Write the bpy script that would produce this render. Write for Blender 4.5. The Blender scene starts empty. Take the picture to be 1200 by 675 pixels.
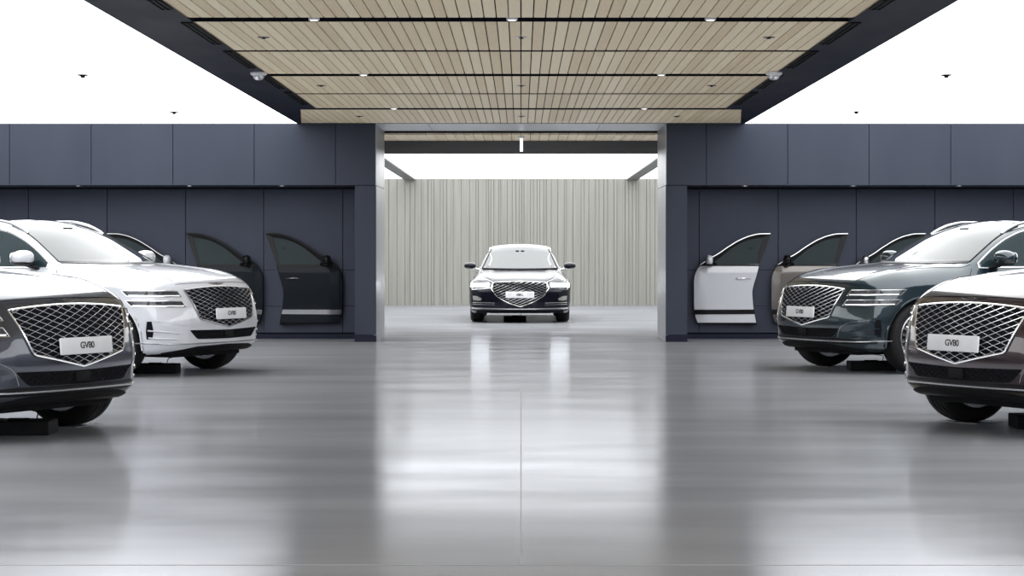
import bpy, bmesh, math, random
import numpy as np
from mathutils import Vector

random.seed(7)
C = bpy.context.scene.collection
R = math.radians
CAM_H = 1.3
F_PX = 2359.0
U0, V0 = 610.5, 296.0

def at(px, py, Y):                      # a photo pixel at depth Y -> world point
    return ((px - U0) / F_PX * Y, Y, CAM_H - (py - V0) / F_PX * Y)

# ------------------------------------------------------------------ materials
def principled(name, col=(.5, .5, .5), rough=.5, metal=0., coat=0., ior=1.45, spec=.5, emit=None, estr=0., coat_rough=.03):
    m = bpy.data.materials.new(name); m.use_nodes = True
    b = m.node_tree.nodes['Principled BSDF']
    b.inputs['Base Color'].default_value = (*col, 1)
    b.inputs['Roughness'].default_value = rough
    b.inputs['Metallic'].default_value = metal
    b.inputs['Coat Weight'].default_value = coat
    b.inputs['Coat Roughness'].default_value = coat_rough
    b.inputs['IOR'].default_value = ior
    b.inputs['Specular IOR Level'].default_value = spec
    if emit:
        b.inputs['Emission Color'].default_value = (*emit, 1)
        b.inputs['Emission Strength'].default_value = estr
    return m

def N(m, kind, **kw):
    n = m.node_tree.nodes.new(kind)
    for k, v in kw.items():
        if k in n.inputs: n.inputs[k].default_value = v
        else: setattr(n, k, v)
    return n

def L(m, a, b): m.node_tree.links.new(a, b)
def bsdf(m): return m.node_tree.nodes['Principled BSDF']

def vary(m, scale=(1, 1, 1), nscale=5., detail=4., c0=(.4,)*3, c1=(.6,)*3, r0=None, r1=None, bump=0., lo=.3, hi=.7):
    """noise driven colour / roughness / bump in object space"""
    tc = N(m, 'ShaderNodeTexCoord'); mp = N(m, 'ShaderNodeMapping')
    mp.inputs['Scale'].default_value = scale
    L(m, tc.outputs['Object'], mp.inputs['Vector'])
    nz = N(m, 'ShaderNodeTexNoise'); nz.inputs['Scale'].default_value = nscale; nz.inputs['Detail'].default_value = detail
    L(m, mp.outputs['Vector'], nz.inputs['Vector'])
    rp = N(m, 'ShaderNodeValToRGB')
    rp.color_ramp.elements[0].position = lo; rp.color_ramp.elements[1].position = hi
    rp.color_ramp.elements[0].color = (*c0, 1); rp.color_ramp.elements[1].color = (*c1, 1)
    L(m, nz.outputs['Fac'], rp.inputs['Fac']); L(m, rp.outputs['Color'], bsdf(m).inputs['Base Color'])
    if r0 is not None:
        mr = N(m, 'ShaderNodeMapRange'); mr.inputs['From Min'].default_value = lo; mr.inputs['From Max'].default_value = hi
        mr.inputs['To Min'].default_value = r0; mr.inputs['To Max'].default_value = r1
        L(m, nz.outputs['Fac'], mr.inputs['Value']); L(m, mr.outputs['Result'], bsdf(m).inputs['Roughness'])
    if bump:
        bp = N(m, 'ShaderNodeBump'); bp.inputs['Strength'].default_value = bump; bp.inputs['Distance'].default_value = .01
        L(m, nz.outputs['Fac'], bp.inputs['Height']); L(m, bp.outputs['Normal'], bsdf(m).inputs['Normal'])
    return m

EMIT = 3.2
M = {}
def floor_mat():
    m = vary(principled('polished_concrete', rough=.8, spec=0.), (.22, 1.0, 1), 1.5, 8, (.165, .169, .182), (.220, .224, .238), lo=.3, hi=.72)
    gl = N(m, 'ShaderNodeBsdfGlossy'); gl.inputs['Color'].default_value = (.93, .95, 1, 1)
    tc = N(m, 'ShaderNodeTexCoord'); mp = N(m, 'ShaderNodeMapping'); mp.inputs['Scale'].default_value = (.3, .8, 1); L(m, tc.outputs['Object'], mp.inputs['Vector'])
    nz = N(m, 'ShaderNodeTexNoise'); nz.inputs['Scale'].default_value = 2.; nz.inputs['Detail'].default_value = 7; L(m, mp.outputs['Vector'], nz.inputs['Vector'])
    mr = N(m, 'ShaderNodeMapRange'); mr.inputs['From Min'].default_value = .3; mr.inputs['From Max'].default_value = .7; mr.inputs['To Min'].default_value = .11; mr.inputs['To Max'].default_value = .175
    L(m, nz.outputs['Fac'], mr.inputs['Value']); L(m, mr.outputs['Result'], gl.inputs['Roughness'])
    lw = N(m, 'ShaderNodeLayerWeight'); lw.inputs['Blend'].default_value = .35
    m2 = N(m, 'ShaderNodeMapRange'); m2.inputs['To Min'].default_value = .25; m2.inputs['To Max'].default_value = .285; L(m, lw.outputs['Facing'], m2.inputs['Value'])
    mx = N(m, 'ShaderNodeMixShader'); L(m, m2.outputs['Result'], mx.inputs[0]); L(m, bsdf(m).outputs[0], mx.inputs[1]); L(m, gl.outputs[0], mx.inputs[2])
    L(m, mx.outputs[0], m.node_tree.nodes['Material Output'].inputs['Surface'])
    return m
M['floor'] = floor_mat()
M['panel'] = vary(principled('navy_metal_panel', metal=.5, spec=.3), (1.2, 1, .35), 1.2, 3, (.034, .039, .058), (.043, .049, .069), .36, .46)
M['reveal'] = vary(principled('grey_metal_reveal', metal=.5), (1, 1, .4), 1.5, 3, (.30, .31, .335), (.36, .37, .395), .32, .42)
M['dark_gap'] = principled('dark_gap', (.008, .009, .013), .8, spec=.05)
M['soffit'] = vary(principled('navy_soffit', spec=.12), (1, .3, 1), 2, 3, (.010, .012, .024), (.014, .016, .030), .5, .6)
M['light'] = principled('luminous_fabric', (.8, .8, .8), .8, emit=(.985, 1., 1.), estr=EMIT)
M['added_daylight'] = principled('added_daylit_glass', (.3, .3, .3), .2, emit=(.90, .96, 1.), estr=1.5)  # added glow behind the viewer, so the car fronts pick up light
M['plaster'] = vary(principled('pale_plaster'), (1, 1, 1), 2, 3, (.50, .50, .51), (.54, .54, .55), .8, .9)
M['dim_wall'] = vary(principled('dark_side_wall'), (1, 1, 1), 2, 3, (.10, .105, .125), (.115, .12, .14), .6, .7)
M['cross_beam'] = vary(principled('slate_cross_beam', spec=.3), (1, 1, 1), 2, 3, (.125, .132, .15), (.14, .147, .165), .5, .6)
M['beam'] = vary(principled('grey_beam'), (1, 1, 1), 3, 3, (.16, .165, .16), (.19, .19, .185), .6, .7)

def wood(name, pitch, a, b):
    m = principled(name, rough=.55, spec=.3)
    tc = N(m, 'ShaderNodeTexCoord'); sp = N(m, 'ShaderNodeSeparateXYZ'); L(m, tc.outputs['Object'], sp.inputs[0])
    dv = N(m, 'ShaderNodeMath', operation='DIVIDE'); L(m, sp.outputs['X'], dv.inputs[0]); dv.inputs[1].default_value = pitch
    fl = N(m, 'ShaderNodeMath', operation='FLOOR'); L(m, dv.outputs[0], fl.inputs[0])
    sb = N(m, 'ShaderNodeMath', operation='SUBTRACT'); L(m, sp.outputs['Y'], sb.inputs[0]); sb.inputs[1].default_value = 1.08
    dy = N(m, 'ShaderNodeMath', operation='DIVIDE'); L(m, sb.outputs[0], dy.inputs[0]); dy.inputs[1].default_value = 2.53
    fy = N(m, 'ShaderNodeMath', operation='FLOOR'); L(m, dy.outputs[0], fy.inputs[0])
    cb = N(m, 'ShaderNodeCombineXYZ'); L(m, fl.outputs[0], cb.inputs[0]); L(m, fy.outputs[0], cb.inputs[1])
    wn = N(m, 'ShaderNodeTexWhiteNoise', noise_dimensions='3D'); L(m, cb.outputs[0], wn.inputs['Vector'])
    mp = N(m, 'ShaderNodeMapping'); mp.inputs['Scale'].default_value = (40, 2.2, 1); L(m, tc.outputs['Object'], mp.inputs['Vector'])
    ad = N(m, 'ShaderNodeVectorMath', operation='ADD'); L(m, mp.outputs[0], ad.inputs[0]); L(m, wn.outputs['Color'], ad.inputs[1])
    nz = N(m, 'ShaderNodeTexNoise'); nz.inputs['Scale'].default_value = 2.; nz.inputs['Detail'].default_value = 5; L(m, ad.outputs[0], nz.inputs['Vector'])
    mx = N(m, 'ShaderNodeMath', operation='MULTIPLY_ADD'); L(m, nz.outputs['Fac'], mx.inputs[0]); mx.inputs[1].default_value = .45
    m2 = N(m, 'ShaderNodeMath', operation='MULTIPLY'); L(m, wn.outputs['Value'], m2.inputs[0]); m2.inputs[1].default_value = .62
    L(m, m2.outputs[0], mx.inputs[2])
    rp = N(m, 'ShaderNodeValToRGB'); rp.color_ramp.elements[0].position = .1; rp.color_ramp.elements[1].position = .85
    rp.color_ramp.elements[0].color = (*a, 1); rp.color_ramp.elements[1].color = (*b, 1)
    L(m, mx.outputs[0], rp.inputs['Fac']); L(m, rp.outputs['Color'], bsdf(m).inputs['Base Color'])
    return m

M['wood'] = wood('oak_planks', .0985, (.76, .61, .405), (.96, .835, .61))

def board_wall():
    m = principled('board_marked_wall', rough=.75, spec=.3)
    tc = N(m, 'ShaderNodeTexCoord'); mp = N(m, 'ShaderNodeMapping'); mp.inputs['Scale'].default_value = (6.5, 6.5, .16); L(m, tc.outputs['Object'], mp.inputs['Vector'])
    nz = N(m, 'ShaderNodeTexNoise'); nz.inputs['Scale'].default_value = 2.2; nz.inputs['Detail'].default_value = 6; L(m, mp.outputs[0], nz.inputs['Vector'])
    rp = N(m, 'ShaderNodeValToRGB'); rp.color_ramp.elements[0].position = .28; rp.color_ramp.elements[1].position = .66
    rp.color_ramp.elements[0].color = (.195, .191, .174, 1); rp.color_ramp.elements[1].color = (.245, .241, .222, 1)
    L(m, nz.outputs['Fac'], rp.inputs['Fac']); L(m, rp.outputs['Color'], bsdf(m).inputs['Base Color'])
    return m
M['boards'] = board_wall()

def paint(name, col, metal=.6, rough=.28, flake=True):
    m = principled(name, col, rough, metal, coat=1., spec=.5)
    if flake:
        tc = N(m, 'ShaderNodeTexCoord'); nz = N(m, 'ShaderNodeTexNoise'); nz.inputs['Scale'].default_value = 900.
        L(m, tc.outputs['Object'], nz.inputs['Vector'])
        rp = N(m, 'ShaderNodeValToRGB'); rp.color_ramp.elements[0].position = .35; rp.color_ramp.elements[1].position = .7
        rp.color_ramp.elements[0].color = (*[c * .85 for c in col], 1); rp.color_ramp.elements[1].color = (*[min(1, c * 1.15) for c in col], 1)
        L(m, nz.outputs['Fac'], rp.inputs['Fac']); L(m, rp.outputs['Color'], bsdf(m).inputs['Base Color'])
    return m
M['grey_paint'] = paint('graphite_paint', (.046, .050, .066), .75, .3)
M['white_paint'] = paint('white_paint', (.50, .51, .545), 0., .3, False)
M['teal_paint'] = paint('dark_teal_paint', (.007, .019, .027), .5, .28)
M['brown_paint'] = paint('dark_maroon_paint', (.024, .012, .014), .5, .28)
M['black_paint'] = paint('blue_black_paint', (.005, .006, .012), .3, .25)
bsdf(M['black_paint']).inputs['Coat Weight'].default_value = .45; bsdf(M['black_paint']).inputs['Specular IOR Level'].default_value = .2
M['bronze_paint'] = paint('bronze_grey_paint', (.13, .115, .105), .8, .3)
M['navy_paint'] = paint('dark_navy_paint', (.006, .009, .013), .0, .4)
bsdf(M['navy_paint']).inputs['Coat Weight'].default_value = .10; bsdf(M['navy_paint']).inputs['Specular IOR Level'].default_value = .1
M['door_glass'] = vary(principled('door_glass', (.015, .022, .024), .03, ior=1.18, spec=.5), (1, 1, 1), 1.5, 2, (.010, .019, .022), (.015, .026, .030))
M['glass'] = vary(principled('dark_tinted_glass', (.012, .017, .018), .02, 0., ior=1.75, spec=.5), (1, 1, 1), 1.5, 2, (.010, .015, .016), (.016, .022, .022))
M['lamp'] = vary(principled('lamp_glass', (.05, .053, .06), .08, .2, ior=1.45), (1, 1, 1), 9, 2, (.02, .022, .026), (.09, .095, .105))
M['drl'] = principled('lit_light_bar', (.9, .9, .9), .3, emit=(.95, .98, 1.), estr=.6)
M['beam_lamp'] = principled('lit_headlamp', (.9, .9, .9), .3, emit=(.95, .98, 1.), estr=22.)
M['chrome'] = principled('chrome', (.88, .88, .89), .18, 1.)
M['satin'] = principled('satin_silver', (.62, .62, .63), .28, 1.)
M['dark_chrome'] = principled('dark_chrome', (.30, .30, .31), .22, 1.)
M['black'] = vary(principled('gloss_black_plastic', (.012, .012, .013), .28, spec=.16), (1, 1, 1), 20, 2, (.005, .005, .006), (.009, .009, .010))
M['matte'] = vary(principled('matte_black_plastic', (.01, .01, .01), .55, spec=.08), (1, 1, 1), 20, 2, (.006, .006, .007), (.010, .010, .011))
M['recess'] = principled('black_recess', (.006, .006, .008), .6, spec=.06)
M['rubber'] = vary(principled('tyre_rubber', (.01, .01, .01), .6, spec=.2), (1, 1, 1), 25, 3, (.006, .006, .007), (.011, .011, .012))
M['plate'] = vary(principled('white_plate', (.74, .74, .76), .4), (1, 1, 1), 12, 2, (.62, .62, .645), (.66, .66, .685))
M['ink'] = principled('black_ink', (.015, .015, .018), .5)
M['grey_ink'] = principled('grey_ink', (.36, .36, .40), .5)
M['red'] = principled('red_tail_lamp', (.30, .01, .01), .1, coat=1.)
M['white_plastic'] = vary(principled('white_plastic', (.8, .8, .8), .4), (1, 1, 1), 20, 2, (.74, .74, .74), (.82, .82, .82))
M['tube_light'] = principled('white_tube_light', (.9, .9, .9), .4, emit=(.92, .95, 1.), estr=2.)
M['spot'] = principled('spot_lens', (.9, .9, .9), .3, emit=(1., .98, .94), estr=3.)
M['joint'] = principled('floor_joint', (.30, .30, .31), .5, spec=.2)
M['film'] = vary(principled('pale_floor_film', (.5, .5, .52), .12), (1, 1, 1), 8, 2, (.20, .20, .21), (.26, .26, .27))

# ------------------------------------------------------------------ mesh helpers
class MB:
    def __init__(s): s.v = []; s.f = []; s.mi = []
    def add(s, V, F, mi=0):
        o = len(s.v); s.v += [tuple(map(float, p)) for p in V]
        s.f += [tuple(o + int(i) for i in f) for f in F]; s.mi += [mi] * len(F); return s
    def box(s, x0, x1, y0, y1, z0, z1, mi=0, b=0.):
        if b <= 0:
            V = [(x, y, z) for z in (z0, z1) for y in (y0, y1) for x in (x0, x1)]
            F = [(0, 2, 3, 1), (4, 5, 7, 6), (0, 1, 5, 4), (2, 6, 7, 3), (0, 4, 6, 2), (1, 3, 7, 5)]
            return s.add(V, F, mi)
        bm = bmesh.new(); bmesh.ops.create_cube(bm, size=1)
        for v in bm.verts: v.co = Vector(((x0 + x1) / 2 + v.co.x * (x1 - x0), (y0 + y1) / 2 + v.co.y * (y1 - y0), (z0 + z1) / 2 + v.co.z * (z1 - z0)))
        bmesh.ops.bevel(bm, geom=list(bm.edges), offset=b, segments=2, affect='EDGES', profile=.6)
        s.bm(bm, mi); return s
    def bm(s, bm, mi=0):
        bm.verts.index_update()
        s.add([v.co[:] for v in bm.verts], [[v.index for v in f.verts] for f in bm.faces], mi); bm.free(); return s
    def prism(s, poly, z0, z1, mi=0):            # polygon in x,y (ccw) extruded in z
        n = len(poly); V = [(x, y, z0) for x, y in poly] + [(x, y, z1) for x, y in poly]
        F = [tuple(range(n - 1, -1, -1)), tuple(range(n, 2 * n))] + [(i, (i + 1) % n, n + (i + 1) % n, n + i) for i in range(n)]
        return s.add(V, F, mi)
    def tube(s, pts, r, seg=6, closed=False, mi=0, flat=1.):
        P = np.array(pts, float); n = len(P)
        if n < 2: return s
        if closed: T = np.roll(P, -1, 0) - np.roll(P, 1, 0)
        else: T = np.gradient(P, axis=0)
        T /= np.maximum(np.linalg.norm(T, axis=1), 1e-9)[:, None]
        ref = np.array([0, 0, 1.]) if abs(T[0][2]) < .9 else np.array([0, 1., 0])
        u = np.cross(T[0], ref); u /= np.linalg.norm(u); V = []
        rr = r if hasattr(r, '__len__') else [r] * n
        for i in range(n):
            u = u - T[i] * np.dot(u, T[i]); u /= max(np.linalg.norm(u), 1e-9); w = np.cross(T[i], u)
            for k in range(seg):
                a = 2 * math.pi * (k + .5) / seg
                V.append(P[i] + rr[i] * (u * math.cos(a) + w * flat * math.sin(a)))
        F = []
        for i in range(n if closed else n - 1):
            j = (i + 1) % n
            for k in range(seg): F.append((i * seg + k, i * seg + (k + 1) % seg, j * seg + (k + 1) % seg, j * seg + k))
        if not closed: F += [tuple(range(seg - 1, -1, -1)), tuple((n - 1) * seg + k for k in range(seg))]
        return s.add(V, F, mi)
    def lathe(s, prof, c=(0, 0, 0), axis='z', seg=48, mi=0, closed=False):   # prof [(r, h)]
        V = []; n = len(prof)
        for k in range(seg):
            a = 2 * math.pi * k / seg
            for r, h in prof:
                p = (r * math.cos(a), r * math.sin(a), h)
                if axis == 'x': p = (p[2], p[0], p[1])
                if axis == 'y': p = (p[1], p[2], p[0])
                V.append((p[0] + c[0], p[1] + c[1], p[2] + c[2]))
        F = []
        for k in range(seg):
            k2 = (k + 1) % seg
            for i in range(n if closed else n - 1):
                i2 = (i + 1) % n
                F.append((k * n + i, k2 * n + i, k2 * n + i2, k * n + i2))
        return s.add(V, F, mi)
    def ellipsoid(s, c, r, e=1., nu=24, nv=16, mi=0):      # superellipsoid
        f = lambda w: math.copysign(abs(w) ** e, w)
        V = []
        for j in range(nv + 1):
            b = -math.pi / 2 + math.pi * j / nv
            for i in range(nu):
                a = 2 * math.pi * i / nu
                V.append((c[0] + r[0] * f(math.cos(b)) * f(math.cos(a)), c[1] + r[1] * f(math.cos(b)) * f(math.sin(a)), c[2] + r[2] * f(math.sin(b))))
        F = [(j * nu + i, j * nu + (i + 1) % nu, (j + 1) * nu + (i + 1) % nu, (j + 1) * nu + i) for j in range(nv) for i in range(nu)]
        return s.add(V, F, mi)
    def mesh(s, name, smooth=False, sharp=None):
        me = bpy.data.meshes.new(name); me.from_pydata(s.v, [], s.f)
        if len(set(s.mi)) > 1:
            pass
        bm = bmesh.new(); bm.from_mesh(me)
        bmesh.ops.recalc_face_normals(bm, faces=bm.faces); bm.to_mesh(me); bm.free()
        if any(s.mi) and len(s.mi) == len(me.polygons): me.polygons.foreach_set('material_index', s.mi)
        if smooth:
            me.polygons.foreach_set('use_smooth', [True] * len(me.polygons))
            if sharp: me.set_sharp_from_angle(angle=R(sharp))
        me.update(); return me
    def build(s, name, mat, parent=None, smooth=False, sharp=35):
        return link(name, s.mesh(name, smooth, sharp), mat, parent)

def link(name, me, mat, parent=None):
    mats = mat if isinstance(mat, (list, tuple)) else [mat]
    while len(me.materials) < len(mats): me.materials.append(None)
    o = bpy.data.objects.new(name, me); C.objects.link(o)
    for i, m in enumerate(mats):
        if me.materials[i] is None: me.materials[i] = m
        elif me.materials[i] is not m:
            o.material_slots[i].link = 'OBJECT'; o.material_slots[i].material = m
    if parent: o.parent = parent
    return o

def tag(o, label=None, cat=None, group=None, kind=None):
    if label: o['label'] = label
    if cat: o['category'] = cat
    if group: o['group'] = group
    if kind: o['kind'] = kind
    return o

def empty(name, loc=(0, 0, 0), rz=0., label=None, cat=None, group=None):
    o = bpy.data.objects.new(name, None); C.objects.link(o); o.location = loc; o.rotation_euler = (0, 0, rz)
    o.empty_display_size = .2
    return tag(o, label, cat, group)

def struct(mb, name, mat, label=None, **kw):
    o = mb.build(name, mat, **kw); o['kind'] = 'structure'
    if label: o['label'] = label
    return o

def pchip(xs, ys):
    xs = np.array(xs, float); ys = np.array(ys, float); h = np.diff(xs); dl = np.diff(ys) / h
    m = np.zeros(len(xs)); m[0] = dl[0]; m[-1] = dl[-1]
    for i in range(1, len(xs) - 1):
        if dl[i - 1] * dl[i] > 0:
            w1 = 2 * h[i] + h[i - 1]; w2 = h[i] + 2 * h[i - 1]; m[i] = (w1 + w2) / (w1 / dl[i - 1] + w2 / dl[i])
    def f(x):
        x = np.clip(x, xs[0], xs[-1]); i = np.clip(np.searchsorted(xs, x) - 1, 0, len(xs) - 2)
        t = (x - xs[i]) / h[i]; t2 = t * t; t3 = t2 * t
        return (2 * t3 - 3 * t2 + 1) * ys[i] + (t3 - 2 * t2 + t) * h[i] * m[i] + (-2 * t3 + 3 * t2) * ys[i + 1] + (t3 - t2) * h[i] * m[i + 1]
    return f
def smax(a, b, k): h = np.maximum(k - np.abs(a - b), 0); return np.maximum(a, b) + h * h / (4 * k)
def smin(a, b, k): h = np.maximum(k - np.abs(a - b), 0); return np.minimum(a, b) - h * h / (4 * k)
def clamp(x, a=0., b=1.): return np.clip(x, a, b)

# ------------------------------------------------------------------ curved car shells: a field, its surface, and things laid on it
def grad(F, P, e=1.5e-3):
    g = np.empty_like(P)
    for a in range(3):
        q = P.copy(); q[:, a] += e; r = P.copy(); r[:, a] -= e
        g[:, a] = (F(*q.T) - F(*r.T)) / (2 * e)
    return g
def newton(F, P, it=6, lim=.03):
    P = np.array(P, float)
    for _ in range(it):
        g = grad(F, P); n2 = np.maximum((g * g).sum(1), .05)
        s = (F(*P.T) / n2)[:, None] * g; l = np.linalg.norm(s, axis=1)
        s *= np.minimum(1, lim / np.maximum(l, 1e-9))[:, None]; P -= s
    return P
def normals(F, P):
    g = grad(F, np.array(P, float)); return g / np.maximum(np.linalg.norm(g, axis=1), 1e-9)[:, None]
def march(F, O, D, tmax=2.6, n=150):
    O = np.array(O, float); D = np.array(D, float)
    if D.ndim == 1: D = np.tile(D, (len(O), 1))
    ts = np.linspace(0, tmax, n); lo = np.zeros(len(O)); hi = np.full(len(O), tmax); done = np.zeros(len(O), bool)
    for i in range(1, n):
        v = F(*(O + D * ts[i]).T) < 0
        new = v & ~done; lo[new] = ts[i - 1]; hi[new] = ts[i]; done |= v
    for _ in range(22):
        mid = (lo + hi) / 2; v = F(*(O + D * mid[:, None]).T) < 0
        hi = np.where(v, mid, hi); lo = np.where(v, lo, mid)
    return O + D * hi[:, None]
def front(F, q, off=0.):                # q [(x, z)] looked at from the front
    q = np.array(q, float); P = march(F, np.c_[q[:, 0], np.full(len(q), -.4), q[:, 1]], (0, 1, 0), 3.2, 220)
    return P + off * normals(F, P) if off else P
def back(F, q, off=0.):
    q = np.array(q, float); P = march(F, np.c_[q[:, 0], np.full(len(q), 5.6), q[:, 1]], (0, -1, 0), 2.6, 160)
    return P + off * normals(F, P) if off else P
def side(F, q, off=0., s=1):            # q [(d, z)] looked at from the side s
    q = np.array(q, float); P = march(F, np.c_[np.full(len(q), 1.4 * s), q[:, 0], q[:, 1]], (-s, 0, 0), 1.4, 100)
    return P + off * normals(F, P) if off else P
def top(F, q, off=0.):                  # q [(x, d)]
    q = np.array(q, float); P = march(F, np.c_[q[:, 0], q[:, 1], np.full(len(q), 2.)], (0, 0, -1), 1.9, 120)
    return P + off * normals(F, P) if off else P
def corner(F, q, off=0., s=1, cx=.50, cy=.75):    # q [(phi deg, z)] looked at towards the wheel from round the corner
    q = np.array(q, float); a = np.radians(q[:, 0]); D = np.c_[-np.sin(a) * s, np.cos(a), 0 * a]
    P = march(F, np.c_[np.full(len(q), cx * s), np.full(len(q), cy), q[:, 1]] - D * 1.3, D, 1.3, 110)
    return P + off * normals(F, P) if off else P
def line(pts, n):                        # resample a polyline evenly by length
    p = np.array(pts, float); l = np.r_[0, np.cumsum(np.linalg.norm(np.diff(p, axis=0), axis=1))]
    t = np.linspace(0, l[-1], n); return np.stack([np.interp(t, l, p[:, k]) for k in range(p.shape[1])], 1)
def spl(pts, n):                         # smooth polyline
    p = np.array(pts, float); l = np.r_[0, np.cumsum(np.linalg.norm(np.diff(p, axis=0), axis=1))]
    t = np.linspace(0, l[-1], n); return np.stack([pchip(l, p[:, k])(t) for k in range(p.shape[1])], 1)
def patch(mb, F, A, B, m, how, off=.004, depth=.012, mi=0, **kw):
    """solid shell between 2D curves A and B (same length) laid on the surface"""
    n = len(A); A = np.array(A); B = np.array(B); t = np.linspace(0, 1, m)[:, None, None]
    G = (A[None] * (1 - t) + B[None] * t).reshape(-1, 2)
    P = how(F, G, **kw); nr = normals(F, P); T = P + off * nr; Bt = P - (depth - off) * nr
    V = np.vstack([T, Bt]); q = n * m; Fc = []
    for j in range(m - 1):
        for i in range(n - 1):
            a = j * n + i
            Fc.append((a, a + 1, a + n + 1, a + n)); Fc.append((q + a, q + a + n, q + a + n + 1, q + a + 1))
    ring = list(range(n)) + [j * n + n - 1 for j in range(1, m)] + [(m - 1) * n + i for i in range(n - 2, -1, -1)] + [j * n for j in range(m - 2, 0, -1)]
    for k in range(len(ring)):
        a, b = ring[k], ring[(k + 1) % len(ring)]; Fc.append((a, q + a, q + b, b))
    return mb.add(V, Fc, mi)

def surface_nets(F, lo, hi, h):
    ax = [np.arange(lo[i], hi[i] + h, h) for i in range(3)]
    X, Y, Z = np.meshgrid(*ax, indexing='ij'); v = F(X, Y, Z); s = v < 0
    nx, ny, nz = v.shape; sh = (nx - 1, ny - 1, nz - 1)
    acc = np.zeros(sh + (3,)); cnt = np.zeros(sh)
    idx = np.stack(np.meshgrid(*[np.arange(k) for k in sh], indexing='ij'), -1).astype(float)
    cs = [(i, j, k) for i in (0, 1) for j in (0, 1) for k in (0, 1)]
    sl = lambda c: tuple(slice(c[a], c[a] + sh[a]) for a in range(3))
    for c in cs:
        for a in range(3):
            if c[a]: continue
            c2 = list(c); c2[a] = 1; va, vb = v[sl(c)], v[sl(c2)]; mk = (va < 0) != (vb < 0)
            t = np.where(mk, va / np.where(mk, va - vb, 1), 0)
            p = np.array(c, float) + np.eye(3)[a] * t[..., None]
            acc += np.where(mk[..., None], p, 0); cnt += mk
    has = cnt > 0; vid = -np.ones(sh, int); vid[has] = np.arange(has.sum())
    P = (idx + acc / np.maximum(cnt, 1)[..., None])[has] * h + np.array(lo); faces = []
    for a in range(3):
        b, c = (a + 1) % 3, (a + 2) % 3
        s0 = [slice(None)] * 3; s1 = [slice(None)] * 3; s0[a] = slice(0, -1); s1[a] = slice(1, None)
        A = s[tuple(s0)]; B = s[tuple(s1)]; I = np.argwhere(A != B)
        I = I[(I[:, b] > 0) & (I[:, c] > 0) & (I[:, b] < sh[b]) & (I[:, c] < sh[c])]
        e = lambda db, dc: vid[tuple((I - np.eye(3, dtype=int)[b] * db - np.eye(3, dtype=int)[c] * dc).T)]
        q = np.stack([e(1, 1), e(0, 1), e(0, 0), e(1, 0)], 1)
        fl = ~A[tuple(I.T)]; q[fl] = q[fl][:, ::-1]; faces.append(q)
    return P, np.vstack(faces)

def shell_mesh(name, F, lo, hi, h):
    P, Q = surface_nets(F, lo, hi, h); P = newton(F, P, 4, h * .6)
    me = bpy.data.meshes.new(name); me.from_pydata(P.tolist(), [], Q.tolist())
    me.polygons.foreach_set('use_smooth', [True] * len(me.polygons)); me.update()
    me.normals_split_custom_set_from_vertices(normals(F, P).tolist())
    return me

# ------------------------------------------------------------------ the large car's field  (x lateral, d behind the nose, z up)
s_hood = pchip([0, .12, .2, .35, .7, 1.1, 1.5, 2, 3, 4.3, 4.7, 4.95], [.965, .985, 1.003, 1.045, 1.118, 1.162, 1.188, 1.19, 1.19, 1.18, 1.13, 1.0])
s_w = pchip([0, .3, .87, 1.6, 2.5, 3.7, 4.5, 4.95], [.93, .955, .985, .965, .962, .985, .96, .90])
s_nose = pchip([.2, .28, .36, .45, .55, .7, .85, .93, 1.0, 1.1], [.17, .075, .02, .015, .0, .022, .075, .115, .19, .34])
s_tail = pchip([.2, .35, .6, .9, 1.1, 1.3], [4.72, 4.88, 4.94, 4.92, 4.86, 4.78])
s_roof = pchip([1.8, 2.3, 2.7, 3.3, 4.0, 4.5, 4.9], [1.57, 1.637, 1.672, 1.672, 1.635, 1.56, 1.46])
def F_suv(x, d, z):
    x = np.abs(x)
    zt = s_hood(d) - .032 * (x / .9) ** 2 - .08 * clamp((x - .74) / .24) ** 2 + .012 * clamp((x - .5) / .12) * clamp((.86 - x) / .12) * clamp((d - .3) / .4) * clamp((1.7 - d) / .3)
    W = s_w(d) - .10 * clamp((.50 - z) / .32) ** 2 - .16 * clamp((z - .93) / .26) ** 1.6 - .022 * np.exp(-((z - .60) / .13) ** 2) * clamp((d - 1.2) / .4) * clamp((3.5 - d) / .4)
    fr = s_nose(z) + .125 * (x / .8) ** 2.2 + .85 * clamp(x - .58, 0, .5) ** 1.5 - d
    re = d - s_tail(z) + .13 * (x / .8) ** 2.4
    bo = .225 + .03 * clamp((.6 - d) / .5) - z
    f = smax(fr, x - W, .24); f = smax(f, re, .2); f = smax(f, z - zt, .075); f = smax(f, bo, .07)
    ws = (z - (1.165 + (d - 1.33 - .195 * (x / .72) ** 2) * .482)) * .90
    rf = z - (s_roof(d) - .05 * (x / .6) ** 2)
    sd = (x - (.915 - .42 * np.maximum(z - 1.1, -.06) - .05 * clamp((d - 2.4) / 2., -1, 1.3) ** 2)) * .92
    rr = (d - (4.83 - np.maximum(z - 1.1, 0) * .62) + .09 * (x / .7) ** 2) * .85
    c = smax(smax(ws, rf, .13), sd, .07); c = smax(c, rr, .12); c = np.maximum(c, .95 - z)
    return smin(f, c, .035)
def arches(F, wheels, r, inner):
    def G(x, d, z):
        f = F(x, d, z); x = np.abs(x)
        for wy, wz in wheels:
            g = np.maximum(np.sqrt((d - wy) ** 2 + (z - wz) ** 2) - r, inner - x); f = np.maximum(f, -g)
        return f
    return G

SR = .388; SWY = (.88, 3.835)
ME = {}
def part_mesh(key, fn, smooth=True, sharp=35):
    if key not in ME: mb = MB(); fn(mb); ME[key] = mb.mesh(key, smooth, sharp)
    return ME[key]

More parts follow.
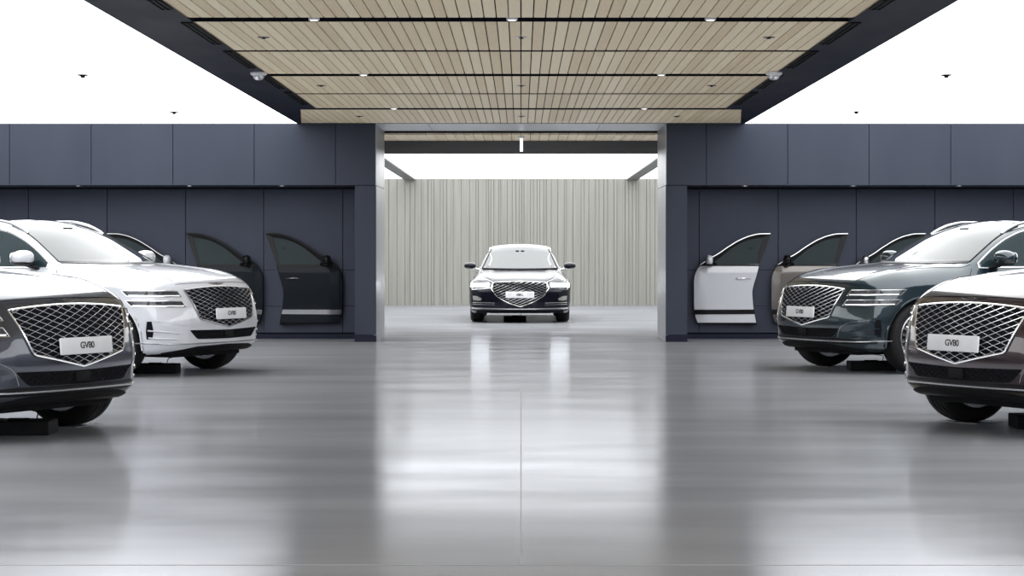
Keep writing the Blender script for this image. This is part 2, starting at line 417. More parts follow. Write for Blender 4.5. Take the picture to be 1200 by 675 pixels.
# --- wheel: shared by both cars (axis x, outer face towards +x)
def tyre(mb, R_, w, rim):
    k = rim
    mb.lathe([(k, -w / 2 + .02), (k + .012, -w / 2 + .004), (R_ * .5 + k * .5, -w / 2 - .003), (R_ - .03, -w / 2 + .006), (R_ - .008, -w / 2 + .028), (R_, -w / 2 + .06),
              (R_, -.047), (R_ - .007, -.043), (R_ - .007, -.037), (R_, -.033), (R_, -.004), (R_ - .007, -.002), (R_ - .007, .004), (R_, .006), (R_, .035), (R_ - .007, .038), (R_ - .007, .044), (R_, .048),
              (R_, w / 2 - .06), (R_ - .008, w / 2 - .028), (R_ - .03, w / 2 - .006), (R_ * .5 + k * .5, w / 2 + .003), (k + .012, w / 2 - .004), (k, w / 2 - .02)], axis='x', seg=64, closed=True)
def rim(mb, rr, w):
    mb.lathe([(rr, -w / 2 + .02), (rr, w / 2 - .012), (rr - .008, w / 2 - .006), (rr - .022, w / 2 - .016), (rr - .03, w / 2 - .05), (rr - .03, -w / 2 + .02)], axis='x', seg=64, closed=True)
    mb.lathe([(0, w / 2 - .02), (.06, w / 2 - .022), (.075, w / 2 - .04), (.075, w / 2 - .07), (0, w / 2 - .07)], axis='x', seg=32)
    for i in range(10):
        a0 = 2 * math.pi * i / 10
        for s in (-1, 1):
            a1 = a0 + s * .16
            p0 = np.array([w / 2 - .045, .055 * math.cos(a0), .055 * math.sin(a0)]); p1 = np.array([w / 2 - .022, (rr - .015) * math.cos(a1), (rr - .015) * math.sin(a1)])
            mb.tube([p0, (p0 + p1) / 2 + np.array([.006, 0, 0]), p1], [.018, .013, .016], 6)
def disc(mb, rr):
    mb.lathe([(.03, -.02), (rr * .78, -.02), (rr * .78, .008), (.03, .008)], axis='x', seg=40, closed=True)
def add_wheels(root, key, R_, w, rr, ys, xo, rim_mat):
    for wy in ys:
        for s in (1, -1):
            wh = link('wheel', part_mesh(key + '_rim', lambda m: rim(m, rr, w)), rim_mat, root)
            wh.location = (xo * s, wy, R_); wh.rotation_euler = (0, 0, 0 if s > 0 else math.pi)
            link('tyre', part_mesh(key + '_tyre', lambda m: tyre(m, R_, w, rr)), M['rubber'], wh)
            link('brake_disc', part_mesh(key + '_disc', lambda m: disc(m, rr)), M['dark_chrome'], wh)

def text_mesh(name, body, size, mat, parent, loc, rot, scale=(1, 1, 1), bold=0., space=1.):
    cu = bpy.data.curves.new('lettering', 'FONT'); cu.body = body; cu.size = size; cu.align_x = 'CENTER'; cu.align_y = 'CENTER'; cu.extrude = .0012; cu.offset = bold; cu.space_character = space
    t = bpy.data.objects.new('lettering_source', cu); C.objects.link(t); dg = bpy.context.evaluated_depsgraph_get()
    me = bpy.data.meshes.new_from_object(t.evaluated_get(dg)); bpy.data.objects.remove(t); bpy.data.curves.remove(cu)
    me.materials.clear(); o = link(name, me, mat, parent); o.location = loc; o.rotation_euler = rot; o.scale = scale
    return o

# --- shield grille outline of the large car, front view
S_SH = [(-.575, .905), (-.455, .605), (0, .512), (.455, .605), (.575, .905)]
s_lo = lambda x: np.interp(x, [p[0] for p in S_SH], [p[1] for p in S_SH])
s_hi = lambda x: .905 + .03 * (1 - (np.array(x) / .575) ** 2)
def grille_bits(F, lo, hi, X, pitch, slope, r, zmid):
    xs = np.linspace(-X, X, 61)
    def back_(mb): patch(mb, F, np.c_[xs, np.minimum(lo(xs), hi(xs) - .001)], np.c_[xs, hi(xs)], 20, front, .003, .012)
    def lattice(mb):
        for s in (1, -1):
            k = int((X + .6 / slope) / pitch) + 1
            for i in range(-k, k + 1):
                x = np.linspace(-X, X, 160); z = zmid + s * slope * (x - (i + .5) * pitch)
                ok = (z > lo(x) + .004) & (z < hi(x) - .004); x, z = x[ok], z[ok]
                if len(x) < 4: continue
                q = line(np.c_[x, z], max(4, int(len(x) / 4))); mb.tube(front(F, q, .008), r, 4)
        for sx in (1, -1):     # bright nodes where the lines cross
            pass
    def frame(mb):
        a = np.r_[np.c_[xs, lo(xs)], np.c_[xs[::-1], hi(xs[::-1])]]; mb.tube(front(F, line(np.vstack([a, a[:1]]), 120)[:-1], .008), .0085, 6, True)
    return back_, lattice, frame

def wing_badge(mb, F, cy, cz, w):
    def on(q):
        q = np.array(q, float); P = newton(F, np.c_[q[:, 0] * w, cy + q[:, 1] * w * .75, cz + q[:, 1] * w * .5], 8); return P
    def feather(pl, off):
        P = on(pl); n = normals(F, P); k = len(P); T = P + off * n; B_ = P - .003 * n
        mb.add(np.vstack([T, B_]), [tuple(range(k)), tuple(range(2 * k - 1, k - 1, -1))] + [(i, k + i, k + (i + 1) % k, (i + 1) % k) for i in range(k)])
    for s in (-1, 1):
        for j in range(3):
            y = .075 - .065 * j; x1 = 1.0 - .2 * j
            feather([(s * .17, y - .05), (s * x1 * .6, y - .035), (s * x1, y + .035), (s * x1 * .6, y + .022), (s * .17, y + .01)], .006)
    feather([(.16 * math.cos(t), .15 * math.sin(t)) for t in np.linspace(0, 2 * math.pi, 17)[:-1]], .008)

def make_suv(pal, loc, rz, label, plate_text='GV80'):
    F = F_suv; G = arches(F, [(y, SR) for y in SWY], .425, .60)
    root = empty('suv', loc, rz, label, 'car', None)
    P = M[pal['paint']]
    if 'suv_body' not in ME: ME['suv_body'] = shell_mesh('suv_body', G, (-1.05, -.06, .14), (1.05, 5.0, 1.76), .025)
    link('body', ME['suv_body'], P, root)
    def dk(mb): mb.box(-.60, .60, .3, 4.6, .20, .6)
    link('underbody', part_mesh('underbody', dk, False), M['matte'], root)
    # grille
    b_, l_, f_ = grille_bits(F, s_lo, s_hi, .575, .118, .375, .0031, .76)
    g = link('grille', part_mesh('grille', b_), M['recess'], root)
    link('lattice', part_mesh('lattice', l_), M['chrome'], g)
    link('grille_frame', part_mesh('grille_frame', f_), M[pal['frame']], g)
    # plate
    def pl(mb): mb.box(-.262, .262, -.009, .009, -.058, .058, 0, .006)
    p = link('license_plate', part_mesh('license_plate', pl, True, 30), M['plate'], root); p.location = (0, -.028, .655); p.rotation_euler = (R(-5), 0, 0)
    text_mesh('lettering', plate_text, .064, M['ink'], p, (0, -.0098, 0), (R(90), 0, 0), (1.0, 1, 1), .0012, .95)
    # lower intake with radar box
    xs = np.linspace(-.58, .58, 41); zi = np.interp(np.abs(xs), [0, .48, .58], [.388, .395, .484])
    zu = np.interp(np.abs(xs), [0, .58], [.482, .492])
    def intake(mb): patch(mb, F, np.c_[xs, zi], np.c_[xs, zu], 6, front, .004, .012)
    it = link('lower_intake', part_mesh('lower_intake', intake), M['recess'], root)
    def mesh_(mb):
        for s in (1, -1):
            for i in range(-22, 23):
                x = np.linspace(-.58, .58, 140); z = .44 + s * .62 * (x - (i + .5) * .058)
                ok = (z > np.interp(x, xs, zi) + .004) & (z < np.interp(x, xs, zu) - .004)
                if ok.sum() > 3: mb.tube(front(F, line(np.c_[x[ok], z[ok]], 4), .007), .0026, 4)
    link('intake_mesh', part_mesh('intake_mesh', mesh_), M['black'], it)
    def radar(mb): mb.box(-.075, .075, -.004, .03, .405, .475, 0, .006)
    link('sensor_cover', part_mesh('sensor_cover', radar), M['matte'], it)
    # skid strip along the bottom of the bumper and the dark lower bumper
    ph = np.linspace(-88, 88, 60)
    def wrap(q, off):
        q = np.array(q); out = np.empty((len(q), 3))
        for s in (1, -1):
            k = (np.sign(q[:, 0]) == s) | ((q[:, 0] == 0) & (s == 1))
            if k.any(): out[k] = corner(F, np.c_[np.abs(q[k, 0]), q[k, 1]], off, s, 0.0, 1.1)
        return out
    def hw(F_, q, off=0.): return wrap(q, off)
    def skid(mb):
        a = np.linspace(-44, 44, 60); lo_ = np.interp(np.abs(a), [0, 30, 44], [.242, .242, .245]); hi_ = np.interp(np.abs(a), [0, 24, 44], [.330, .318, .255])
        patch(mb, F, np.c_[a, lo_], np.c_[a, hi_], 5, hw, .006, .014)
    link('skid_plate', part_mesh('skid_plate', skid), M['matte'], root)
    def strip(mb):
        a = np.linspace(-62, 62, 70); mb.tube(wrap(np.c_[a, np.interp(np.abs(a), [0, 40, 62], [.352, .352, .362])], .003), .009, 6)
    link('bumper_trim', part_mesh('bumper_trim', strip), M['chrome'], root)
    if pal['dark_low']:
        def low(mb):
            a = np.linspace(-50, 50, 60); patch(mb, F, np.c_[a, a * 0 + .327], np.c_[a, np.interp(np.abs(a), [0, 30, 50], [.386, .388, .362])], 4, hw, .003, .01)
        link('lower_bumper', part_mesh('lower_bumper', low), M['black'], root)
    # corner vents, fins and lamps
    for s in (1, -1):
        k = '+' if s > 0 else '-'
        def vent(mb):
            patch(mb, F, line([(42, .405), (41, .48), (43, .585)], 10), line([(48, .40), (49, .48), (48, .585)], 10), 4, lambda F_, q: corner(F_, q, 0, s), .004, .012)
        v = link('corner_vent', part_mesh('vent' + k, vent), M['recess'], root)
        def fins(mb):
            for pts in ([(47, .49), (30, .478), (15, .455)], [(46, .415), (32, .405), (17, .40)], ):
                mb.tube(corner(F, spl(pts, 18), .0, s), [.013] * 16 + [.008, .003], 8, flat=.7)
        link('bumper_fin', part_mesh('fins' + k, fins), P, root)
        def seam(mb):
            mb.tube(corner(F, spl([(42, .585), (30, .575), (18, .555), (8, .49), (5, .40)], 22), .001, s), .0022, 4)
        link('bumper_seam', part_mesh('bseam' + k, seam), M['dark_chrome'] if pal['mesh'] else M['satin'], root)
        for nm, a0, a1, z0, z1, t0 in (('upper', 12, 80, .838, .902, 72), ('lower', 10, 74, .733, .797, 66)):
            A = line([(a0, z0), (t0, z0 + .008)], 30); B = line([(a0 + 3, z1 - .004), (a1, z1 + .002)], 30)
            def lamp(mb): patch(mb, F, A, B, 6, lambda F_, q: corner(F_, q, 0, s), .005, .02)
            h = link('headlight', part_mesh('lamp' + nm + k, lamp), M['lamp'], root); h['label'] = nm + ' bar of the split headlight'
            def rimt(mb):
                loop = np.vstack([A, line([A[-1], B[-1]], 6)[1:], B[::-1][1:], line([B[0], A[0]], 6)[1:-1]])
                mb.tube(corner(F, loop, .005, s), .0034, 5, True)
            link('lamp_trim', part_mesh('rimt' + nm + k, rimt), M['chrome'], h)
            def bar(mb): mb.tube(corner(F, A[1:-1] + np.array([0, .010]), .006, s), .0048, 6)
            link('light_bar', part_mesh('bar' + nm + k, bar), M['drl'], h)
            def lens(mb):
                for a in (a0 + 20, a0 + 36):
                    c = corner(F, [(a, (z0 + z1) / 2 + .006)], -.004, s)[0]; mb.ellipsoid(c, (.030, .016, .021), 1., 16, 10)
            link('lens', part_mesh('lens' + nm + k, lens), M['glass'], h)
        # mirror
        def cap(mb):
            mb.ellipsoid((1.035 * s, 1.93, 1.243), (.128, .095, .083), .85, 28, 18)
        mr = link('mirror', part_mesh('mirror' + k, cap), P, root)
        def foot(mb):
            mb.tube([(.87 * s, 1.86, 1.125), (.93 * s, 1.88, 1.145), (1.0 * s, 1.91, 1.17)], [.055, .04, .05], 10, flat=.5)
            mb.ellipsoid((1.035 * s, 1.93, 1.185), (.120, .088, .026), .7, 24, 8)
        link('mirror_foot', part_mesh('foot' + k, foot), M['black'], mr)
        def mg(mb): mb.ellipsoid((1.035 * s, 2.022, 1.243), (.105, .006, .062), .6, 24, 8)
        link('mirror_glass', part_mesh('mglass' + k, mg), M['chrome'], mr)
        # side glass
        sd = lambda F_, q: side(F_, q, 0, s)
        top_z = pchip([1.70, 1.95, 2.2, 2.45, 2.8, 3.4, 3.9, 4.3, 4.5], [1.165, 1.32, 1.445, 1.525, 1.565, 1.568, 1.53, 1.46, 1.40])
        bot_z = lambda d: np.interp(d, [1.7, 2.6, 3.8, 4.5], [1.145, 1.15, 1.165, 1.24])
        for nm, d0, d1 in (('q', 1.74, 1.985), ('f', 2.005, 2.72), ('r', 2.80, 3.62), ('b', 3.68, 4.42)):
            d = np.linspace(d0, d1, 24)
            def sg(mb): patch(mb, F, np.c_[d, bot_z(d)], np.c_[d, np.maximum(top_z(d), bot_z(d) + .004)], 10, sd, .004, .012)
            link('side_window', part_mesh('sg' + nm + k, sg), M['door_glass'], root)
        def pil(mb):
            for d0, d1 in ((1.985, 2.005), (2.72, 2.80), (3.62, 3.68)):
                d = np.linspace(d0, d1, 4); patch(mb, F, np.c_[d, bot_z(d)], np.c_[d, top_z(d)], 10, sd, .005, .012)
        link('window_pillar', part_mesh('pil' + k, pil, True), M['black'], root)
        def ch(mb):
            d = np.linspace(1.70, 4.47, 60); loop = np.vstack([np.c_[d, top_z(d) + .012], np.c_[d[::-1], bot_z(d[::-1]) - .01]])
            mb.tube(side(F, loop, .004, s), .0085, 6, True)
        link('window_trim', part_mesh('wtrim' + k, ch), M['chrome'], root)
        # panel gaps, handles, sill strip, arch lips
        def gaps(mb):
            for pts in ([(1.60, 1.12), (1.50, .98), (1.46, .7), (1.50, .42)], [(2.76, 1.14), (2.78, .8), (2.76, .40)], [(3.66, 1.14), (3.64, .95), (3.42, .75), (3.30, .55), (3.26, .42)]):
                mb.tube(side(F, spl(pts, 24), .0005, s), .0030, 4)
        link('door_gap', part_mesh('gaps' + k, gaps), M['recess'], root)
        def hood_gap(mb):
            mb.tube(top(F, np.c_[spl([(.60, .28), (.70, .55), (.78, .95), (.83, 1.35), (.84, 1.62)], 40)] * np.array([s, 1]), .0003), .0032, 4)
        link('hood_gap', part_mesh('hgap' + k, hood_gap), M['recess'], root)
        for d in (2.50, 3.42):
            def hand(mb):
                c = side(F, [(d - .09, .955), (d - .05, .96), (d, .962), (d + .05, .96), (d + .09, .955)], .0, s); c[1:4, 0] += .03 * s; mb.tube(c, .011, 8, flat=.7)
            link('door_handle', part_mesh('hand%g' % d + k, hand), M['satin'], root)
        def sill(mb):
            a = np.linspace(1.42, 3.28, 40); patch(mb, F, np.c_[a, a * 0 + .36], np.c_[a, a * 0 + .40], 3, sd, .006, .014)
        link('sill_trim', part_mesh('sill' + k, sill), M['dark_chrome'], root)
        for wy in SWY:
            def lip(mb):
                a = np.radians(np.linspace(-14, 194, 50)); q = np.c_[wy + .432 * np.cos(a), SR + .432 * np.sin(a)]
                mb.tube(side(F, q, -.004, s), .013, 6)
            link('arch_lip', part_mesh('lip%g' % wy + k, lip), P, root)
        def rail(mb):
            d = np.linspace(2.22, 4.35, 40); x = np.interp(d, [2.2, 2.6, 4.35], [.630, .622, .60])
            t = top(F, np.c_[x * s, d]); h = .034 * np.clip(np.minimum(d - 2.22, 4.35 - d) / .22, 0, 1) ** .6; t[:, 2] += h; mb.tube(t, .017, 8)
        link('roof_rail', part_mesh('rail' + k, rail), M['satin'], root)
        def tl(mb):
            for z0 in (.97, .86):
                a = np.linspace(.36, .86, 24); patch(mb, F, np.c_[a * s, a * 0 + z0], np.c_[a * s, a * 0 + z0 + .05], 4, back, .005, .015)
        link('tail_lamp', part_mesh('tl' + k, tl), M['red'], root)
    # windscreen, rear window, sunroof, hood lines, badge
    def scr(mb):
        t = np.linspace(-1, 1, 41); A = np.c_[t * .795, 1.205 - .012 * (1 - t * t)]; B = np.c_[t * .595, 1.592 + .012 * (1 - t * t)]; patch(mb, F, A, B, 24, front, .004, .014)
    w = link('windscreen', part_mesh('windscreen', scr), M['glass'], root)
    def scb(mb):
        t = np.linspace(-1, 1, 41); A = np.c_[t * .80, 1.186 - .010 * (1 - t * t)]; B = np.c_[t * .795, 1.207 - .012 * (1 - t * t)]; patch(mb, F, A, B, 4, front, .006, .014)
        for s in (-1, 1):
            tt = np.linspace(0, 1, 20); mb.tube(front(F, np.c_[s * (.80 - .202 * tt), 1.2 + .392 * tt], .004), .007, 6)
    link('screen_surround', part_mesh('screen_surround', scb), M['black'], w)
    def cam_(mb):
        c = front(F, [(0, 1.572)], .002)[0]; mb.box(-.07, .07, c[1] - .02, c[1] + .04, c[2] - .045, c[2] + .005, 0, .004)
    link('sensor_housing', part_mesh('sensor_housing', cam_), M['matte'], w)
    def rw(mb):
        t = np.linspace(-1, 1, 31); patch(mb, F, np.c_[t * .66, t * 0 + 1.17], np.c_[t * .54, t * 0 + 1.45], 14, back, .004, .014)
    link('rear_window', part_mesh('rear_window', rw), M['glass'], root)
    def sun(mb):
        t = np.linspace(-1, 1, 15); patch(mb, F, np.c_[t * .44, t * 0 + 2.55], np.c_[t * .44, t * 0 + 3.75], 24, top, .004, .014)
    link('sunroof', part_mesh('sunroof', sun), M['glass'], root)
    def hl(mb):
        q = [(x, .968 + .016 * (1 - (x / .62) ** 2)) for x in np.linspace(-.62, .62, 50)]; mb.tube(front(F, q, .0003), .0032, 4)
    link('hood_line', part_mesh('hood_line', hl), M['recess'], root)
    link('winged_badge', part_mesh('winged_badge', lambda m: wing_badge(m, F, .155, .975, .138)), M['dark_chrome'], root)
    add_wheels(root, 'suv', SR, .262, .275, SWY, .838, M['dark_chrome'])
    return root

# ------------------------------------------------------------------ the saloon in the back room
g_hood = pchip([0, .1, .2, .4, .8, 1.3, 1.7, 2.5, 4.2, 4.8, 5.2], [.755, .775, .80, .845, .905, .945, .97, .97, .99, .98, .90])
g_w = pchip([0, .3, .9, 1.6, 3.2, 4.1, 4.8, 5.2], [.90, .93, .957, .94, .945, .955, .93, .85])
g_nose = pchip([.12, .2, .28, .4, .55, .68, .75, .85], [.12, .04, .01, .0, .012, .06, .12, .30])
g_roof = pchip([2., 2.5, 3., 3.6, 4.2, 4.6], [1.40, 1.445, 1.47, 1.44, 1.34, 1.22])
def F_sal(x, d, z):
    x = np.abs(x)
    zt = g_hood(d) - .04 * (x / .9) ** 2 - .10 * clamp((x - .70) / .25) ** 2 + .02 * clamp((x - .45) / .1) * clamp((.85 - x) / .15) * clamp((d - .3) / .3)
    W = g_w(d) - .07 * clamp((.42 - z) / .28) ** 2 - .14 * clamp((z - .72) / .28) ** 1.7
    fr = g_nose(z) + .15 * (x / .8) ** 2.4 - d
    re = d - 5.2 + .14 * (x / .8) ** 2.4 + .1 * clamp((.5 - z) / .3) ** 2
    bo = .17 + .02 * clamp((.6 - d) / .5) - z
    f = smax(fr, x - W, .2); f = smax(f, re, .2); f = smax(f, z - zt, .07); f = smax(f, bo, .05)
    ws = (z - (.965 + (d - 1.52 - .24 * (x / .72) ** 2) * .46)) * .91
    rf = z - (g_roof(d) - .045 * (x / .55) ** 2)
    sd = (x - (.80 - .47 * np.maximum(z - .96, -.04) - .05 * clamp((d - 2.6) / 1.8, -1, 1.2) ** 2)) * .90
    rr = (d - (4.72 - np.maximum(z - .98, 0) * 1.5)) * .56
    c = smax(smax(ws, rf, .1), sd, .06); c = smax(c, rr, .12); c = np.maximum(c, .80 - z)
    return smin(f, c, .03)

def make_saloon(loc, rz):
    F = F_sal; R_ = .365; ys = (.895, 4.07); G = arches(F, [(y, R_) for y in ys], .395, .58)
    root = empty('saloon_car', loc, rz, 'blue-black saloon car with lit headlights in the back room beyond the opening', 'car')
    P = M['black_paint']
    link('body', shell_mesh('saloon_body', G, (-1.03, -.06, .1), (1.03, 5.26, 1.54), .026), P, root)
    mb = MB(); mb.box(-.57, .57, .3, 4.9, .175, .5); mb.build('underbody', M['matte'], root)
    SH = [(-.535, .648), (-.44, .50), (-.22, .375), (0, .305), (.22, .375), (.44, .50), (.535, .648)]
    TH = [(-.535, .652), (-.485, .745), (0, .765), (.485, .745), (.535, .652)]
    lo = lambda x: np.interp(x, [p[0] for p in SH], [p[1] for p in SH]); hi = lambda x: np.interp(x, [p[0] for p in TH], [p[1] for p in TH])
    b_, l_, f_ = grille_bits(F, lo, hi, .535, .115, .42, .0036, .56)
    mb = MB(); b_(mb); g = mb.build('grille', M['recess'], root, True)
    mb = MB(); l_(mb); mb.build('lattice', M['chrome'], g, True)
    mb = MB(); f_(mb); mb.build('grille_frame', M['chrome'], g, True)
    mb = MB(); mb.box(-.262, .262, -.008, .008, -.06, .06, 0, .006); p = mb.build('license_plate', M['plate'], root, True, 30); p.location = (0, -.03, .525); p.rotation_euler = (R(-13), 0, 0)
    text_mesh('lettering', 'G90 L', .062, M['ink'], p, (0, -.009, -.004), (R(90), 0, 0), (.85, 1, 1), .0025, .95)
    for i, (x, b) in enumerate(((-.185, 'HIY'), (.185, '7777'))):
        text_mesh('lettering', b, .058, M['grey_ink'], p, (x, -.009, 0), (R(90), 0, 0), (.85, 1, 1), 0., 1.)
    for s in (1, -1):
        A = line([(.50, .645), (.88, .615)], 24); Bm = line([(.53, .70), (.885, .675)], 24); B = spl([(.50, .755), (.66, .80), (.80, .79), (.875, .745)], 24)
        A[:, 0] *= s; Bm[:, 0] *= s; B[:, 0] *= s
        mb = MB(); patch(mb, F, A, B, 10, front, .005, .02); h = mb.build('headlight', M['lamp'], root, True)
        mb = MB(); patch(mb, F, line([(.57 * s, .668), (.905 * s, .660)], 20), line([(.56 * s, .735), (.905 * s, .722)], 20), 5, front, .010, .016); mb.build('light_bar', M['beam_lamp'], h, True)
        mb = MB(); loop = np.vstack([A, B[::-1]]); mb.tube(front(F, line(np.vstack([loop, loop[:1]]), 70)[:-1], .006), .005, 5, True); mb.build('lamp_trim', M['chrome'], h, True)
        mb = MB(); patch(mb, F, line([(.72 * s, .415), (.80 * s, .415), (.86 * s, .425)], 8), line([(.70 * s, .455), (.80 * s, .50), (.87 * s, .50)], 8), 5, front, .006, .014); mb.build('fog_lamp', M['satin'], root, True)
        for z in (.375, .345):
            mb = MB(); mb.tube(front(F, line([(.46 * s, z - .006), (.86 * s, z + .004)], 16), .006), .008, 6); mb.build('bumper_trim', M['chrome'], root, True)
        mb = MB(); patch(mb, F, line([(.48 * s, .346), (.86 * s, .352)], 14), line([(.48 * s, .368), (.86 * s, .374)], 14), 3, front, .003, .01); mb.build('corner_vent', M['recess'], root, True)
        mb = MB(); mb.ellipsoid((.965 * s, 2.0, 1.045), (.115, .085, .06), .75, 24, 14); mr = mb.build('mirror', P, root, True)
        mb = MB(); mb.tube([(.77 * s, 1.95, .965), (.84 * s, 1.96, .985), (.91 * s, 1.98, 1.005)], [.045, .03, .035], 10, flat=.5); mb.build('mirror_foot', M['chrome'], mr, True)
        mb = MB(); mb.ellipsoid((.965 * s, 2.083, 1.045), (.095, .006, .045), .6, 20, 8); mb.build('mirror_glass', M['chrome'], mr, True)
        tz = pchip([1.85, 2.2, 2.6, 3.0, 3.6, 4.0, 4.3], [1.03, 1.20, 1.34, 1.385, 1.36, 1.27, 1.12]); bz = lambda d: np.interp(d, [1.85, 4.3], [1.005, 1.05])
        for d0, d1 in ((1.87, 2.95), (3.02, 4.2)):
            d = np.linspace(d0, d1, 26); mb = MB(); patch(mb, F, np.c_[d, bz(d)], np.c_[d, np.maximum(tz(d), bz(d) + .004)], 9, lambda F_, q: side(F_, q, 0, s), .004, .012); mb.build('side_window', M['glass'], root, True)
        mb = MB(); d = np.linspace(1.85, 4.25, 50); mb.tube(side(F, np.vstack([np.c_[d, tz(d) + .012], np.c_[d[::-1], bz(d[::-1]) - .01]]), .004, s), .008, 6, True); mb.build('window_trim', M['chrome'], root, True)
        mb = MB(); mb.tube(top(F, spl([(.50, .20), (.62, .45), (.70, .9), (.74, 1.45)], 30) * np.array([s, 1]), .0004), .0035, 4); mb.build('hood_gap', M['recess'], root, True)
        mb = MB(); a = np.linspace(.3, .82, 20); patch(mb, F, np.c_[a * s, a * 0 + .72], np.c_[a * s, a * 0 + .80], 4, back, .005, .015); mb.build('tail_lamp', M['red'], root, True)
    mb = MB(); xs = np.linspace(-.88, .88, 60); mb.tube(front(F, np.c_[xs, .262 + .012 * (xs / .88) ** 2], .006), .013, 6); mb.build('bumper_blade', M['chrome'], root, True)
    mb = MB(); xs = np.linspace(-.80, .80, 50); patch(mb, F, np.c_[xs, xs * 0 + .195], np.c_[xs, xs * 0 + .235], 4, front, .004, .012); mb.build('lower_intake', M['recess'], root, True)
    t = np.linspace(-1, 1, 41)
    mb = MB(); patch(mb, F, np.c_[t * .72, 1.005 - .01 * (1 - t * t)], np.c_[t * .56, 1.355 + .02 * (1 - t * t)], 22, front, .004, .014); w = mb.build('windscreen', M['glass'], root, True)
    for s in (-1, 1):
        tt = np.linspace(0, 1, 24); mb = MB(); mb.tube(front(F, np.c_[s * (.722 - .16 * tt), 1.0 + .36 * tt], .004), .016, 8); mb.build('screen_surround', M['black'], w, True)
    mb = MB(); mb.tube(front(F, np.c_[t * .70, .985 - .012 * (1 - t * t)], .004), .012, 6); mb.build('wiper_cowl', M['matte'], w, True)
    mb = MB(); c = front(F, [(0, 1.335)], .003)[0]
    for s in (-1, 1): mb.box(.05 * s - .035, .05 * s + .035, c[1] - .03, c[1] + .03, c[2] - .05, c[2] + .005, 0, .006)
    mb.build('sensor_housing', M['matte'], w, True)
    mb = MB(); patch(mb, F, np.c_[t * .62, t * 0 + 1.05], np.c_[t * .50, t * 0 + 1.26], 12, back, .004, .014); mb.build('rear_window', M['glass'], root, True)
    mb = MB(); wing_badge(mb, F, .13, .765, .085); mb.build('winged_badge', M['dark_chrome'], root)
    add_wheels(root, 'saloon', R_, .248, .245, ys, .80, M['satin'])
    return root

# ------------------------------------------------------------------ the room
YW, YB, YR, YE = 29.32, 31.12, 30.40, 49.5       # front of the dark wall, back of the opening, recessed wall, far wall
HW, HO, ZS, ZC, ZB = 2.11, 2.42, 2.28, 3.18, 3.12
XR, YF = 10.0, -4.0
mb = MB(); mb.box(-XR - .2, XR + .2, YF - .2, YE + .3, -.2, 0); struct(mb, 'floor', M['floor'])
mb = MB(); mb.box(-.003, .003, 8.4, 19.2, -.01, .0008); struct(mb, 'trim_1', M['joint'], 'fine joint running along the middle of the floor')
mb = MB(); mb.box(-XR, XR, 8.37, 8.378, -.01, .0012); struct(mb, 'trim_2', M['joint'], 'fine joint running across the floor at the front')
mb = MB(); mb.box(-XR - .2, -XR, YF, YB, 0, 3.5); struct(mb, 'wall_left', M['dim_wall'])
mb = MB(); mb.box(XR, XR + .2, YF, YB, 0, 3.5); struct(mb, 'wall_right', M['dim_wall'])
mb = MB(); mb.box(-XR - .2, XR + .2, YF - .2, YF - .1, 0, .25); mb.box(-XR - .2, XR + .2, YF - .2, YF - .1, 2.95, 3.5)
for i in range(6): mb.box(-XR + i * 4 - .12, -XR + i * 4 + .12, YF - .22, YF, 0, 3.5)
struct(mb, 'wall_front', M['dim_wall'], 'added window front, unseen behind the viewer, that lights the car fronts')
for i in range(5):
    mb = MB(); mb.box(-XR + i * 4 + .12, -XR + i * 4 + 3.88, YF - .17, YF - .15, .25, 2.95); struct(mb, 'window_%d' % (i + 1), M['added_daylight'])  # added glowing panes, out of view, for light and reflections on the car fronts
mb = MB(); mb.box(-XR - .2, XR + .2, YF - .2, YE + .3, 3.5, 3.7); struct(mb, 'ceiling', M['dark_gap'])
